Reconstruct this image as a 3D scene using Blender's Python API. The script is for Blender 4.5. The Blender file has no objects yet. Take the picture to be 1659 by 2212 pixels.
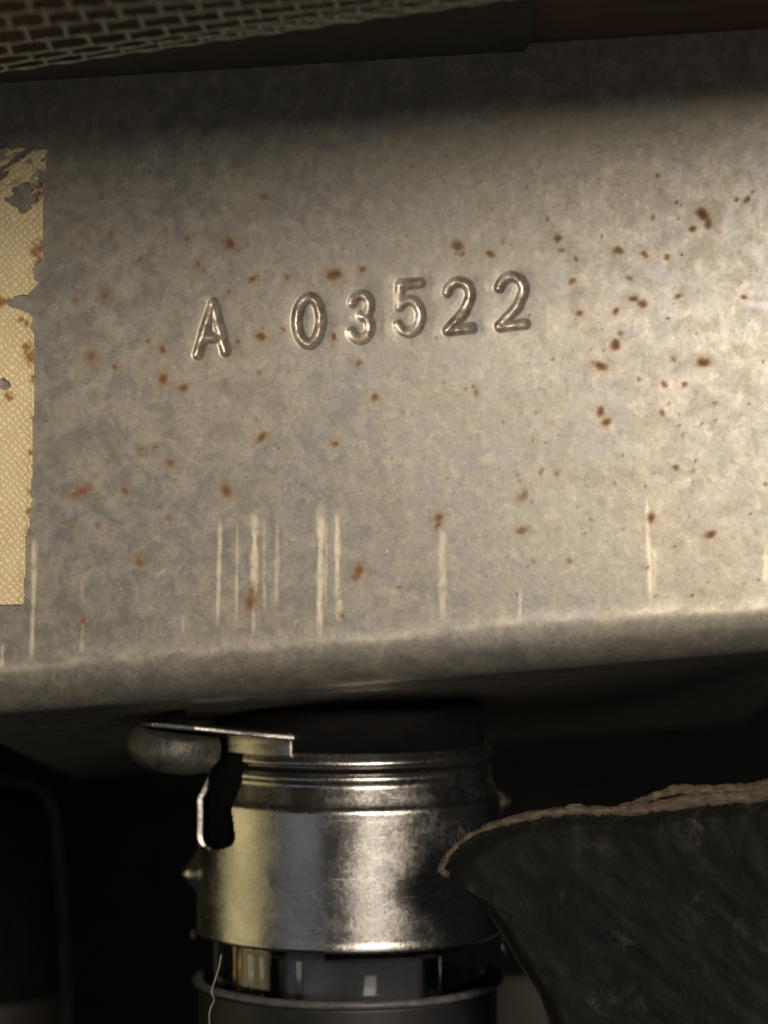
import bpy, bmesh, math, random
import numpy as np
from mathutils import Matrix, Vector

random.seed(4)
RNG = np.random.default_rng(11)
S = 0.001                      # everything below is written in millimetres
scene = bpy.context.scene
C = scene.collection

# ------------------------------------------------------------------ camera
DIST, FPX = 200.0, 5780.0      # camera stands 200 mm in front of the sheet metal
cam_d = bpy.data.cameras.new('camera')
cam = bpy.data.objects.new('camera', cam_d); C.objects.link(cam)
cam.location = (0, -DIST * S, 0); cam.rotation_euler = (math.radians(90), 0, 0)
cam_d.sensor_fit = 'VERTICAL'; cam_d.sensor_height = 36.0; cam_d.sensor_width = 27.0
cam_d.lens = 36.0 * FPX / 2212.0
cam_d.clip_start = 0.005; cam_d.clip_end = 20
cam_d.dof.use_dof = True; cam_d.dof.focus_distance = 0.203; cam_d.dof.aperture_fstop = 30
scene.camera = cam
# ------------------------------------------------------------------ world and lamps
w = bpy.data.worlds.new('World'); scene.world = w; w.use_nodes = True
w.node_tree.nodes['Background'].inputs[0].default_value = (0.75, 0.82, 1.0, 1)
w.node_tree.nodes['Background'].inputs[1].default_value = 0.012
def area(name, loc, target, sx, sy, power, col):
    d = bpy.data.lights.new(name, 'AREA'); d.shape = 'RECTANGLE'
    d.size = sx * S; d.size_y = sy * S; d.energy = power; d.color = col
    o = bpy.data.objects.new(name, d); C.objects.link(o)
    o.location = Vector(loc) * S
    o.rotation_euler = (Vector(target) - Vector(loc)).to_track_quat('-Z', 'Y').to_euler()
    return o
area('room_lamp', (140, -385, 95), (15, 0, 5), 120, 70, 1.35, (1.0, 0.87, 0.73))
area('low_bounce_fill', (95, -290, -125), (0, 10, 0), 60, 160, 0.08, (1.0, 0.90, 0.78))  # added low fill, no real lamp: lifts screen, underside and collar highlight
area('cool_fill', (-330, -420, -60), (0, 0, -10), 330, 240, 0.05, (0.80, 0.88, 1.0))  # added cool fill with no known source, for the collar's blue-grey reflection
area('warm_side_fill', (-300, 0, -60), (0, 20, -25), 170, 200, 0.085, (1.0, 0.84, 0.42))  # added warm panel, reflects as the yellow stripe in the collar
# ------------------------------------------------------------------ exposure
scene.render.engine = 'CYCLES'
scene.cycles.use_denoising = True
scene.cycles.max_bounces = 8
scene.view_settings.view_transform = 'Standard'; scene.view_settings.look = 'None'
scene.view_settings.exposure = 0; scene.view_settings.gamma = 1
scene.view_settings.use_curve_mapping = False

# ------------------------------------------------------------------ maths helpers
def P(px, py, y=0.0):
    """a point at depth y (mm) seen at photo position px, py (1659 x 2212 picture)"""
    t = y + DIST
    return np.array([(px - 829.5) / FPX * t, y, (1106 - py) / FPX * t])
def sstep(a, b, x):
    t = np.clip((x - a) / (b - a), 0, 1); return t * t * (3 - 2 * t)
def vnoise(x, y, seed=0):
    x = np.asarray(x, float); y = np.asarray(y, float)
    xi = np.floor(x).astype(np.int64); yi = np.floor(y).astype(np.int64)
    fx = x - xi; fy = y - yi; fx = fx * fx * (3 - 2 * fx); fy = fy * fy * (3 - 2 * fy)
    def h(i, j):
        n = (i * 374761393 + j * 668265263 + seed * 974634777) & 0x7fffffff
        n = ((n ^ (n >> 13)) * 1274126177) & 0x7fffffff
        return ((n ^ (n >> 16)) & 0xffff) / 65535.0
    return (h(xi, yi) * (1 - fx) + h(xi + 1, yi) * fx) * (1 - fy) + (h(xi, yi + 1) * (1 - fx) + h(xi + 1, yi + 1) * fx) * fy
def fbm(x, y, seed=0, oct=4):
    s, a, t = 0, 0.5, 0
    for k in range(oct):
        s = s + a * vnoise(x * 2 ** k, y * 2 ** k, seed + k * 17); t += a; a *= 0.5
    return s / t
def smooth_line(pts, n):
    """Catmull-Rom through pts, n samples evenly spaced"""
    p = np.array(pts, float); p = np.vstack([2 * p[0] - p[1], p, 2 * p[-1] - p[-2]])
    out = []
    for i in range(1, len(p) - 2):
        for t in np.linspace(0, 1, 24, endpoint=False):
            a, b, c, d = p[i - 1], p[i], p[i + 1], p[i + 2]
            out.append(0.5 * (2 * b + (c - a) * t + (2 * a - 5 * b + 4 * c - d) * t * t + (3 * b - a - 3 * c + d) * t ** 3))
    out.append(p[-2]); out = np.array(out)
    s = np.concatenate([[0], np.cumsum(np.linalg.norm(np.diff(out, axis=0), axis=1))])
    q = np.linspace(0, s[-1], n)
    return np.stack([np.interp(q, s, out[:, k]) for k in range(out.shape[1])], 1)

# ------------------------------------------------------------------ object helpers
def obj(name, verts, faces, mat, parent=None, smooth=True, attrs=None):
    me = bpy.data.meshes.new(name)
    v = np.asarray(verts, float) * S
    if isinstance(faces, np.ndarray) and len(faces):
        n, k = faces.shape
        me.vertices.add(len(v)); me.vertices.foreach_set('co', v.ravel())
        me.loops.add(n * k); me.loops.foreach_set('vertex_index', faces.ravel().astype(np.int32))
        me.polygons.add(n); me.polygons.foreach_set('loop_start', np.arange(0, n * k, k, dtype=np.int32))
        me.update(calc_edges=True); me.validate()
    else:
        me.from_pydata([tuple(q) for q in v], [], [tuple(f) for f in faces]); me.update()
    if attrs:
        for an, av in attrs.items():
            a = me.attributes.new(an, 'FLOAT', 'POINT'); a.data.foreach_set('value', np.asarray(av, np.float32))
    me.polygons.foreach_set('use_smooth', np.full(len(me.polygons), smooth))
    me.materials.append(mat)
    o = bpy.data.objects.new(name, me); C.objects.link(o)
    if parent: o.parent = parent
    return o
def thing(name, label, cat, loc=(0, 0, 0), group=None):
    o = bpy.data.objects.new(name, None); C.objects.link(o); o.empty_display_size = 0.005
    o.location = Vector(loc) * S; o['label'] = label; o['category'] = cat
    if group: o['group'] = group
    return o
def tag(o, label, cat, group=None):
    o['label'] = label; o['category'] = cat
    if group: o['group'] = group
    return o
def grid_faces(nu, nv, wrap=False):
    i, j = np.meshgrid(np.arange(nu if wrap else nu - 1), np.arange(nv - 1), indexing='ij')
    i2 = (i + 1) % nu
    return np.stack([i * nv + j, i2 * nv + j, i2 * nv + j + 1, i * nv + j + 1], -1).reshape(-1, 4)
def tube(pts, rad, seg=8, cap=True, squash=1.0):
    p = np.array(pts, float); n = len(p); rad = np.broadcast_to(np.asarray(rad, float), (n,))
    t = np.gradient(p, axis=0); t /= np.linalg.norm(t, axis=1)[:, None] + 1e-12
    ref = np.array([0, 1, 0.]) if abs(t[0][1]) < 0.9 else np.array([1., 0, 0])
    V = []
    for k in range(n):
        a = np.cross(t[k], ref); a /= np.linalg.norm(a) + 1e-12; b = np.cross(a, t[k])
        for s_ in range(seg):
            an = 2 * math.pi * s_ / seg
            V.append(p[k] + rad[k] * (math.cos(an) * a + squash * math.sin(an) * b))
    F = []
    for k in range(n - 1):
        for s_ in range(seg):
            s2 = (s_ + 1) % seg
            F.append((k * seg + s_, k * seg + s2, (k + 1) * seg + s2, (k + 1) * seg + s_))
    if cap:
        F.append(tuple(range(seg - 1, -1, -1))); F.append(tuple((n - 1) * seg + s_ for s_ in range(seg)))
    return np.array(V), F
def lathe(profile, seg=96, cx=0, cy=0):
    """profile: (r, z) list from one end to the other"""
    pr = np.array(profile, float); n = len(pr)
    an = np.linspace(0, 2 * math.pi, seg, endpoint=False)
    V = np.stack([cx + np.outer(np.sin(an), pr[:, 0]), cy - np.outer(np.cos(an), pr[:, 0]), np.tile(pr[:, 1], (seg, 1))], -1).reshape(-1, 3)
    return V, grid_faces(seg, n, wrap=True)[:, ::-1]
def box_mesh(x0, x1, y0, y1, z0, z1):
    V = [(x, y, z) for x in (x0, x1) for y in (y0, y1) for z in (z0, z1)]
    F = [(0, 1, 3, 2), (4, 6, 7, 5), (0, 4, 5, 1), (2, 3, 7, 6), (0, 2, 6, 4), (1, 5, 7, 3)]
    return V, F

# ------------------------------------------------------------------ materials
class M:
    def __init__(s, name):
        s.m = bpy.data.materials.new(name); s.m.use_nodes = True
        s.n = s.m.node_tree.nodes; s.l = s.m.node_tree.links
        s.b = s.n['Principled BSDF']
        tc = s.n.new('ShaderNodeTexCoord'); mp = s.n.new('ShaderNodeMapping'); s.l.new(tc.outputs['Object'], mp.inputs[0])
        mp.inputs['Scale'].default_value = (1000, 1000, 1000); s.co = mp.outputs[0]     # object space in mm
    def set(s, **k):
        for a, v in k.items(): s.b.inputs[a.replace('_', ' ')].default_value = v
        return s
    def noise(s, scale, detail=4, rough=0.55, stretch=None, dist=0):
        t = s.n.new('ShaderNodeTexNoise'); t.inputs['Scale'].default_value = scale
        t.inputs['Detail'].default_value = detail; t.inputs['Roughness'].default_value = rough; t.inputs['Distortion'].default_value = dist
        co = s.co
        if stretch:
            mp = s.n.new('ShaderNodeMapping'); mp.inputs['Scale'].default_value = stretch; s.l.new(s.co, mp.inputs[0]); co = mp.outputs[0]
        s.l.new(co, t.inputs['Vector']); return t.outputs['Fac']
    def ramp(s, fac, stops):
        r = s.n.new('ShaderNodeValToRGB'); e = r.color_ramp.elements
        while len(e) < len(stops): e.new(0.5)
        for k, (p, c) in enumerate(stops):
            e[k].position = p; e[k].color = (c, c, c, 1) if isinstance(c, (int, float)) else (*c, 1)
        s.l.new(fac, r.inputs[0]); return r.outputs[0]
    def attr(s, name):
        a = s.n.new('ShaderNodeAttribute'); a.attribute_name = name; return a.outputs['Fac']
    def mix(s, fac, a, b, mode='MIX'):
        m = s.n.new('ShaderNodeMix'); m.data_type = 'RGBA'; m.blend_type = mode
        for sock, v in ((m.inputs[0], fac), (m.inputs[6], a), (m.inputs[7], b)):
            if isinstance(v, (int, float)): sock.default_value = v if sock is m.inputs[0] else (v, v, v, 1)
            elif isinstance(v, tuple): sock.default_value = (*v, 1)
            else: s.l.new(v, sock)
        return m.outputs[2]
    def math(s, op, a, b=0.0):
        m = s.n.new('ShaderNodeMath'); m.operation = op
        for sock, v in zip(m.inputs, (a, b)):
            if isinstance(v, (int, float)): sock.default_value = v
            else: s.l.new(v, sock)
        return m.outputs[0]
    def bump(s, h, strength=0.3, dist=0.1):
        b = s.n.new('ShaderNodeBump'); b.inputs['Strength'].default_value = strength; b.inputs['Distance'].default_value = dist * S
        s.l.new(h, b.inputs['Height']); s.l.new(b.outputs[0], s.b.inputs['Normal']); return s
    def link(s, sock, inp): s.l.new(sock, s.b.inputs[inp]); return s

# aged plated steel of the chassis
q = M('aged_plated_steel')
big = q.ramp(q.noise(0.075, 5, 0.65, dist=0.8), [(0.36, 0.0), (0.64, 1.0)])
mid = q.ramp(q.noise(0.50, 6, 0.68, dist=0.5), [(0.42, 0.0), (0.62, 1.0)])
blob_ = q.ramp(q.noise(0.95, 5, 0.62, dist=0.7), [(0.50, 0.0), (0.66, 1.0)])
fine = q.ramp(q.noise(3.0, 4, 0.7), [(0.42, 0.0), (0.68, 1.0)])
base = q.mix(big, (0.226, 0.222, 0.216), (0.270, 0.250, 0.200))
base = q.mix(q.math('MULTIPLY', mid, 0.55), base, (0.310, 0.287, 0.228))
base = q.mix(q.math('MULTIPLY', blob_, 0.58), base, (0.376, 0.347, 0.271))
base = q.mix(q.math('MULTIPLY', q.math('MULTIPLY', fine, mid), 0.45), base, (0.436, 0.403, 0.323))
base = q.mix(q.math('MULTIPLY', q.ramp(q.noise(1.6, 5, 0.7), [(0.36, 1.0), (0.48, 0.0)]), 0.55), base, (0.178, 0.175, 0.172))
base = q.mix(q.math('MULTIPLY', q.ramp(q.noise(5.5, 3, 0.6), [(0.30, 1.0), (0.42, 0.0)]), 0.35), base, (0.132, 0.122, 0.106))
hair = q.ramp(q.noise(1.0, 2, 0.5, stretch=(0.12, 1, 5.0)), [(0.66, 0.0), (0.74, 1.0)])
base = q.mix(q.math('MULTIPLY', hair, 0.16), base, (0.409, 0.383, 0.330))
fleck = q.ramp(q.noise(1.9, 3, 0.55), [(0.68, 0.0), (0.74, 1.0)])
base = q.mix(q.math('MULTIPLY', fleck, 0.55), base, (0.52, 0.49, 0.42))
scr = q.attr('scratch'); scrn = q.math('MULTIPLY', scr, q.ramp(q.noise(0.9, 4, 0.7, stretch=(3, 3, 1)), [(0.32, 0.30), (0.52, 1.0)]))
base = q.mix(q.math('MULTIPLY', scrn, 0.92), base, (0.74, 0.66, 0.50))
halo = q.attr('halo'); base = q.mix(q.math('MULTIPLY', halo, 0.6), base, (0.27, 0.17, 0.07))
rust = q.attr('rust')
rustc = q.mix(q.noise(1.6, 3), (0.11, 0.038, 0.013), (0.27, 0.115, 0.035))
base = q.mix(rust, base, rustc)
gr = q.attr('grime'); base = q.mix(q.math('MULTIPLY', gr, 0.6), base, q.mix(q.ramp(q.noise(1.1, 4, 0.7), [(0.40, 0.0), (0.60, 1.0)]), (0.20, 0.125, 0.07), (0.46, 0.40, 0.32)))
q.link(base, 'Base Color')
met = q.math('SUBTRACT', 0.60, q.math('ADD', q.math('MULTIPLY', rust, 0.55), q.math('ADD', q.math('MULTIPLY', scrn, 0.3), q.math('MULTIPLY', gr, 0.22)))); q.link(met, 'Metallic')
rg = q.math('ADD', q.math('MULTIPLY', mid, 0.12), 0.38); q.link(q.math('ADD', q.math('SUBTRACT', rg, q.math('MULTIPLY', gr, 0.12)), q.math('MULTIPLY', rust, 0.3)), 'Roughness')
q.bump(q.math('ADD', q.math('MULTIPLY', q.noise(1.3, 5, 0.65), 0.7), q.math('MULTIPLY', rust, 0.35)), 0.22, 0.06)
MAT_STEEL = q.m

# paper / cloth tube chart
q = M('yellowed_chart_paper')
def wave(q, ang, scale, dist):
    t = q.n.new('ShaderNodeTexWave'); t.inputs['Scale'].default_value = scale; t.inputs['Distortion'].default_value = dist
    t.inputs['Detail'].default_value = 2; t.inputs['Detail Scale'].default_value = 1.5
    mp = q.n.new('ShaderNodeMapping'); mp.inputs['Rotation'].default_value = (0, math.radians(ang), 0)
    q.l.new(q.co, mp.inputs[0]); q.l.new(mp.outputs[0], t.inputs['Vector']); return t.outputs['Fac']
wv = q.math('MULTIPLY', wave(q, 38, 0.78, 6.0), wave(q, -52, 0.78, 6.0))
pc = q.mix(q.ramp(wv, [(0.0, 0.0), (0.55, 1.0)]), (0.70, 0.55, 0.28), (0.92, 0.80, 0.52))
pc = q.mix(q.math('MULTIPLY', q.ramp(q.noise(0.5, 4), [(0.45, 0.0), (0.7, 1.0)]), 0.35), pc, (0.90, 0.81, 0.58))
pc = q.mix(q.attr('rust'), pc, q.mix(q.noise(1.5, 3), (0.20, 0.07, 0.02), (0.45, 0.20, 0.06)))
pc = q.mix(q.attr('wear'), pc, (0.23, 0.21, 0.19))
q.link(pc, 'Base Color').set(Roughness=0.85)
q.bump(q.math('ADD', wv, q.math('MULTIPLY', q.noise(2.5, 4), 0.6)), 0.6, 0.12)
MAT_PAPER = q.m

# nickel plated collar: polished with scuffs
q = M('scuffed_nickel')
sc_ = q.ramp(q.noise(2.6, 7, 0.8, dist=0.5), [(0.38, 0.0), (0.64, 1.0)])
pat = q.ramp(q.noise(0.20, 5, 0.65), [(0.38, 0.0), (0.60, 1.0)])
line = q.ramp(q.noise(1.0, 3, 0.6, stretch=(0.25, 0.25, 6.0)), [(0.62, 0.0), (0.72, 1.0)])
speck = q.ramp(q.noise(2.1, 4, 0.6), [(0.66, 0.0), (0.73, 1.0)])
nc = q.mix(sc_, (0.50, 0.48, 0.45), (0.66, 0.63, 0.58))
nc = q.mix(q.math('MULTIPLY', speck, 0.6), nc, (0.20, 0.15, 0.10))
q.link(nc, 'Base Color')
q.link(q.math('ADD', 0.22, q.math('ADD', q.math('MULTIPLY', q.math('MULTIPLY', sc_, pat), 0.16), q.math('MULTIPLY', line, 0.10))), 'Roughness').set(Metallic=1.0)
q.bump(q.math('ADD', q.math('MULTIPLY', q.noise(2.6, 6, 0.8), q.math('ADD', 0.2, pat)), q.math('MULTIPLY', line, 0.12)), 0.42, 0.06)
MAT_NICKEL = q.m

q = M('dull_zinc'); n_ = q.noise(0.9, 5, 0.65)
q.link(q.ramp(n_, [(0.3, (0.05, 0.05, 0.042)), (0.7, (0.12, 0.117, 0.10))]), 'Base Color')
q.set(Metallic=0.55, Roughness=0.5).bump(n_, 0.9, 0.2); MAT_ZINC = q.m

q = M('black_vinyl'); n1 = q.noise(0.75, 5, 0.6, dist=0.8); n2 = q.noise(2.6, 3)
dust = q.ramp(q.noise(0.26, 3, 0.5), [(0.54, 0.0), (0.70, 1.0)])
dust2 = q.math('MULTIPLY', dust, q.ramp(n1, [(0.45, 0.0), (0.70, 1.0)]))
q.link(q.mix(q.math('MULTIPLY', dust2, 0.8), (0.007, 0.007, 0.007), (0.085, 0.085, 0.08)), 'Base Color')
q.set(Roughness=0.75, Specular_IOR_Level=0.25).bump(q.math('ADD', n1, q.math('MULTIPLY', n2, 0.3)), 0.5, 0.4); MAT_VINYL = q.m

q = M('frayed_backing'); n_ = q.noise(1.6, 7, 0.75, stretch=(0.5, 1, 1.6))
q.link(q.ramp(n_, [(0.36, (0.06, 0.045, 0.03)), (0.58, (0.18, 0.140, 0.098)), (0.72, (0.34, 0.27, 0.19))]), 'Base Color')
q.set(Roughness=0.9).bump(n_, 0.9, 0.35); MAT_BACKING = q.m

q = M('brown_wood'); n_ = q.noise(0.25, 6, 0.6, stretch=(0.15, 1, 1))
q.link(q.ramp(n_, [(0.3, (0.055, 0.030, 0.019)), (0.7, (0.125, 0.068, 0.042))]), 'Base Color')
q.set(Roughness=0.75).bump(n_, 0.4, 0.2); MAT_WOOD = q.m

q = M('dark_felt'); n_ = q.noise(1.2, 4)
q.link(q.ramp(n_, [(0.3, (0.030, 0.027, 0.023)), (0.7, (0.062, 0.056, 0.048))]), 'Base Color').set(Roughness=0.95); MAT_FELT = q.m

q = M('screen_wire'); n_ = q.noise(1.1, 4)
q.link(q.ramp(n_, [(0.3, (0.48, 0.46, 0.37)), (0.7, (0.70, 0.67, 0.55))]), 'Base Color').set(Roughness=0.5, Metallic=0.1); MAT_WIRE = q.m

q = M('black_board'); n_ = q.noise(0.2, 4)
q.link(q.ramp(n_, [(0.3, (0.003, 0.003, 0.003)), (0.7, (0.008, 0.007, 0.007))]), 'Base Color').set(Roughness=0.95, Specular_IOR_Level=0.1); MAT_BLACK = q.m

q = M('black_rubber'); n_ = q.noise(0.9, 5)
q.link(q.ramp(n_, [(0.35, (0.006, 0.006, 0.0065)), (0.8, (0.016, 0.016, 0.018))]), 'Base Color').set(Roughness=0.55)
q.bump(n_, 0.2, 0.05); MAT_RUBBER = q.m
q = M('worn_rubber_rim'); n_ = q.noise(1.2, 5, 0.7)
q.link(q.ramp(n_, [(0.3, (0.05, 0.05, 0.055)), (0.75, (0.16, 0.155, 0.16))]), 'Base Color').set(Roughness=0.45); MAT_RIM = q.m

q = M('tube_glass'); q.set(Base_Color=(0.93, 0.95, 0.96, 1), Roughness=0.02, IOR=1.47, Transmission_Weight=1.0)
MAT_GLASS = q.m
q = M('smoked_tube_glass'); n_ = q.noise(0.6, 4)
q.link(q.ramp(n_, [(0.35, (0.008, 0.008, 0.008)), (0.8, (0.020, 0.019, 0.017))]), 'Base Color').set(Roughness=0.22, Coat_Weight=0.5); MAT_SMOKE = q.m
q = M('plate_grey'); n_ = q.noise(0.6, 4)
q.link(q.ramp(n_, [(0.3, (0.07, 0.07, 0.075)), (0.7, (0.14, 0.14, 0.15))]), 'Base Color').set(Roughness=0.45, Metallic=0.5); MAT_PLATE = q.m
q = M('brass_rod'); n_ = q.noise(1.0, 3)
q.link(q.ramp(n_, [(0.3, (0.35, 0.22, 0.07)), (0.7, (0.55, 0.38, 0.15))]), 'Base Color').set(Roughness=0.3, Metallic=1.0); MAT_BRASS = q.m
q = M('steel_rod'); n_ = q.noise(1.0, 3)
q.link(q.ramp(n_, [(0.3, 0.35), (0.7, 0.6)]), 'Base Color').set(Roughness=0.25, Metallic=1.0); MAT_ROD = q.m
q = M('tan_panel'); n_ = q.noise(0.15, 4)
q.link(q.ramp(n_, [(0.3, (0.055, 0.050, 0.040)), (0.7, (0.09, 0.082, 0.065))]), 'Base Color').set(Roughness=0.8); MAT_TAN = q.m
q = M('dull_brown'); n_ = q.noise(0.2, 3)
q.link(q.ramp(n_, [(0.3, (0.030, 0.027, 0.023)), (0.7, (0.085, 0.072, 0.06))]), 'Base Color').set(Roughness=0.6); MAT_DULLBROWN = q.m
q = M('pale_fibre'); n_ = q.noise(1.0, 3)
q.link(q.ramp(n_, [(0.3, (0.30, 0.28, 0.25)), (0.7, (0.5, 0.47, 0.42))]), 'Base Color').set(Roughness=0.7); MAT_FIBRE = q.m
q = M('phenolic'); n_ = q.noise(1.0, 3)
q.link(q.ramp(n_, [(0.3, (0.012, 0.010, 0.009)), (0.7, (0.03, 0.025, 0.02))]), 'Base Color').set(Roughness=0.6); MAT_PHEN = q.m

# ================================================================== CHASSIS
ROLL, LEAN = math.radians(4.7), math.radians(2.0)
U = np.array([math.cos(ROLL), 0, math.sin(ROLL)]); V0 = np.array([-math.sin(ROLL), 0, math.cos(ROLL)]); Y = np.array([0, 1.0, 0])
V = math.cos(LEAN) * V0 + math.sin(LEAN) * Y
W = math.cos(LEAN) * Y - math.sin(LEAN) * V0
O = P(829.5, 1384, 0.0)                         # where the face turns into the bottom bend
CAMP = np.array([0, -DIST, 0])
def on_face(px, py):
    """photo position -> (a, b) on the chassis face, mm"""
    px = np.asarray(px, float); py = np.asarray(py, float)
    d = np.stack([(px - 829.5) / FPX, np.ones_like(px), (1106 - py) / FPX], -1)
    t = ((O - CAMP) @ W) / (d @ W)
    h = CAMP + d * t[..., None] - O
    return h @ U, h @ V
MM = 1 / (FPX / 203.0)                          # mm per photo pixel on the face

chassis = thing('amplifier_chassis', 'aged rust-spotted steel amplifier chassis stamped A 03522', 'chassis', O)
mat4 = Matrix(((U[0], W[0], V[0], O[0] * S), (U[1], W[1], V[1], O[1] * S), (U[2], W[2], V[2], O[2] * S), (0, 0, 0, 1)))
chassis.matrix_world = mat4

# stamped characters as stroke polylines inside their photo boxes (x0, y0, x1, y1)
def arc(cx, cy, rx, ry, a0, a1, n=20):
    t = np.radians(np.linspace(a0, a1, n)); return [(cx + rx * math.cos(k), cy - ry * math.sin(k)) for k in t]
GLY = {
 'A': [[(0.04, 1.0), (0.56, 0.0)], [(0.56, 0.0), (1.0, 0.97)], [(0.22, 0.68), (0.90, 0.68)]],
 '0': [arc(0.5, 0.5, 0.5, 0.5, 0, 360, 40)],
 '3': [arc(0.52, 0.25, 0.46, 0.25, 160, -80, 22) + arc(0.50, 0.735, 0.50, 0.265, 85, -160, 26)],
 '5': [[(0.92, 0.02), (0.10, 0.04), (0.08, 0.46)] + arc(0.46, 0.68, 0.50, 0.32, 140, -150, 26)],
 '2': [arc(0.48, 0.27, 0.46, 0.27, 165, -30, 22) + [(0.70, 0.62), (0.04, 0.99)], [(0.04, 0.99), (1.0, 0.97)]],
}
CH = [('A', 424, 656, 487, 764), ('0', 641, 643, 693, 743), ('3', 757, 637, 799, 733), ('5', 858, 610, 911, 718),
      ('2', 964, 609, 1019, 714), ('2', 1076, 598, 1134, 705)]
segs = []
for g, x0, y0, x1, y1 in CH:
    ss = []
    for line in GLY[g]:
        L = [(x0 + p * (x1 - x0), y0 + r * (y1 - y0) - (p - 0.5) * (x1 - x0) * 0.06) for p, r in line]
        a, b = on_face([p[0] for p in L], [p[1] for p in L])
        ss += [(a[k], b[k], a[k + 1], b[k + 1]) for k in range(len(a) - 1)]
    segs.append(ss)

# grid lines: finer where the characters are
aL, _ = on_face(-170, 1000); aR, bT = on_face(1830, 1000)
ta0, _ = on_face(395, 700); ta1, _ = on_face(1165, 700)
_, tb0 = on_face(780, 790); _, tb1 = on_face(780, 560)
_, btop = on_face(829, 106)
def lines(a0, f0, f1, a1, cs, fs):
    return np.concatenate([np.arange(a0, f0, cs), np.arange(f0, f1, fs), np.arange(f1, a1 + cs, cs)])
ga = lines(float(aL), float(ta0), float(ta1), float(aR), 0.15, 0.085)
gb = lines(0.0, float(tb0), float(tb1), float(btop), 0.15, 0.085)
R = 3.3
TM = math.pi / 2 - math.radians(7.0)
th = np.linspace(TM, 0, 27)[:-1]
und = np.concatenate([np.linspace(75, 9, 22), np.linspace(8, 0, 14)])[:-1]      # distance back along the underside
prof_c = np.concatenate([R - R * math.cos(TM) + und * math.sin(TM), R - R * np.cos(th), np.zeros(len(gb))])
prof_b = np.concatenate([-R * math.sin(TM) - und * math.cos(TM), -R * np.sin(th), gb])
arcl = np.concatenate([-R * TM - und, -R * th * 1.0, gb])      # running length down the bend
nu, nv = len(ga), len(prof_b)
A_, B_ = np.meshgrid(ga, prof_b, indexing='ij'); C_ = np.tile(prof_c, (nu, 1)); L_ = np.tile(arcl, (nu, 1))
face_m = B_ >= 0
# hammered unevenness and the proud worn ridge along the fold
dz = 0.10 * (fbm(A_ / 16, B_ / 14, 3, 2) - 0.5) + 0.02 * (fbm(A_ / 2.2, B_ / 2.2, 9, 3) - 0.5)
dz = dz * sstep(-2, 3, B_)
dz -= 0.05 * np.exp(-((L_ - 0.25 + 0.5 * (fbm(A_ / 9, A_ * 0, 8, 2) - 0.5)) / 0.6) ** 2)
# stamping
gd = np.full(A_.shape, 9.0); owner = np.full(A_.shape, -1)
ii = np.where((ga > ta0 - 1) & (ga < ta1 + 1))[0]; jj = np.where((prof_b > tb0 - 1) & (prof_b < tb1 + 1))[0]
sub = np.ix_(ii, jj); sa, sb = A_[sub], B_[sub]
jx = 0.05 * (fbm(sa / 0.8, sb / 0.8, 31, 2) - 0.5); dmin = np.full(sa.shape, 9.0)
for ss in segs:
    for x0, y0, x1, y1 in ss:
        dx, dy = x1 - x0, y1 - y0; LL = dx * dx + dy * dy + 1e-9
        t = np.clip(((sa - x0) * dx + (sb - y0) * dy) / LL, 0, 1)
        dmin = np.minimum(dmin, np.hypot(sa - x0 - t * dx, sb - y0 - t * dy))
dmin = dmin + jx; gd[sub] = dmin
groove = np.clip(1 - (np.clip(gd, 0, 9) / 0.46) ** 2, 0, 1) ** 1.6
soft = 0.85 + 0.8 * (fbm(A_ / 0.9, B_ / 0.9, 77, 3) - 0.5)
for k, dk in enumerate((1.0, 1.1, 0.62, 0.66, 0.85, 0.8)):
    s_ = np.array(segs[k]); soft = np.where((A_ > s_[:, [0, 2]].min() - 0.7) & (A_ < s_[:, [0, 2]].max() + 0.7), soft * dk, soft)
dz += 0.185 * groove * soft + 0.03 * np.exp(-(gd / 0.8) ** 2)
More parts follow.
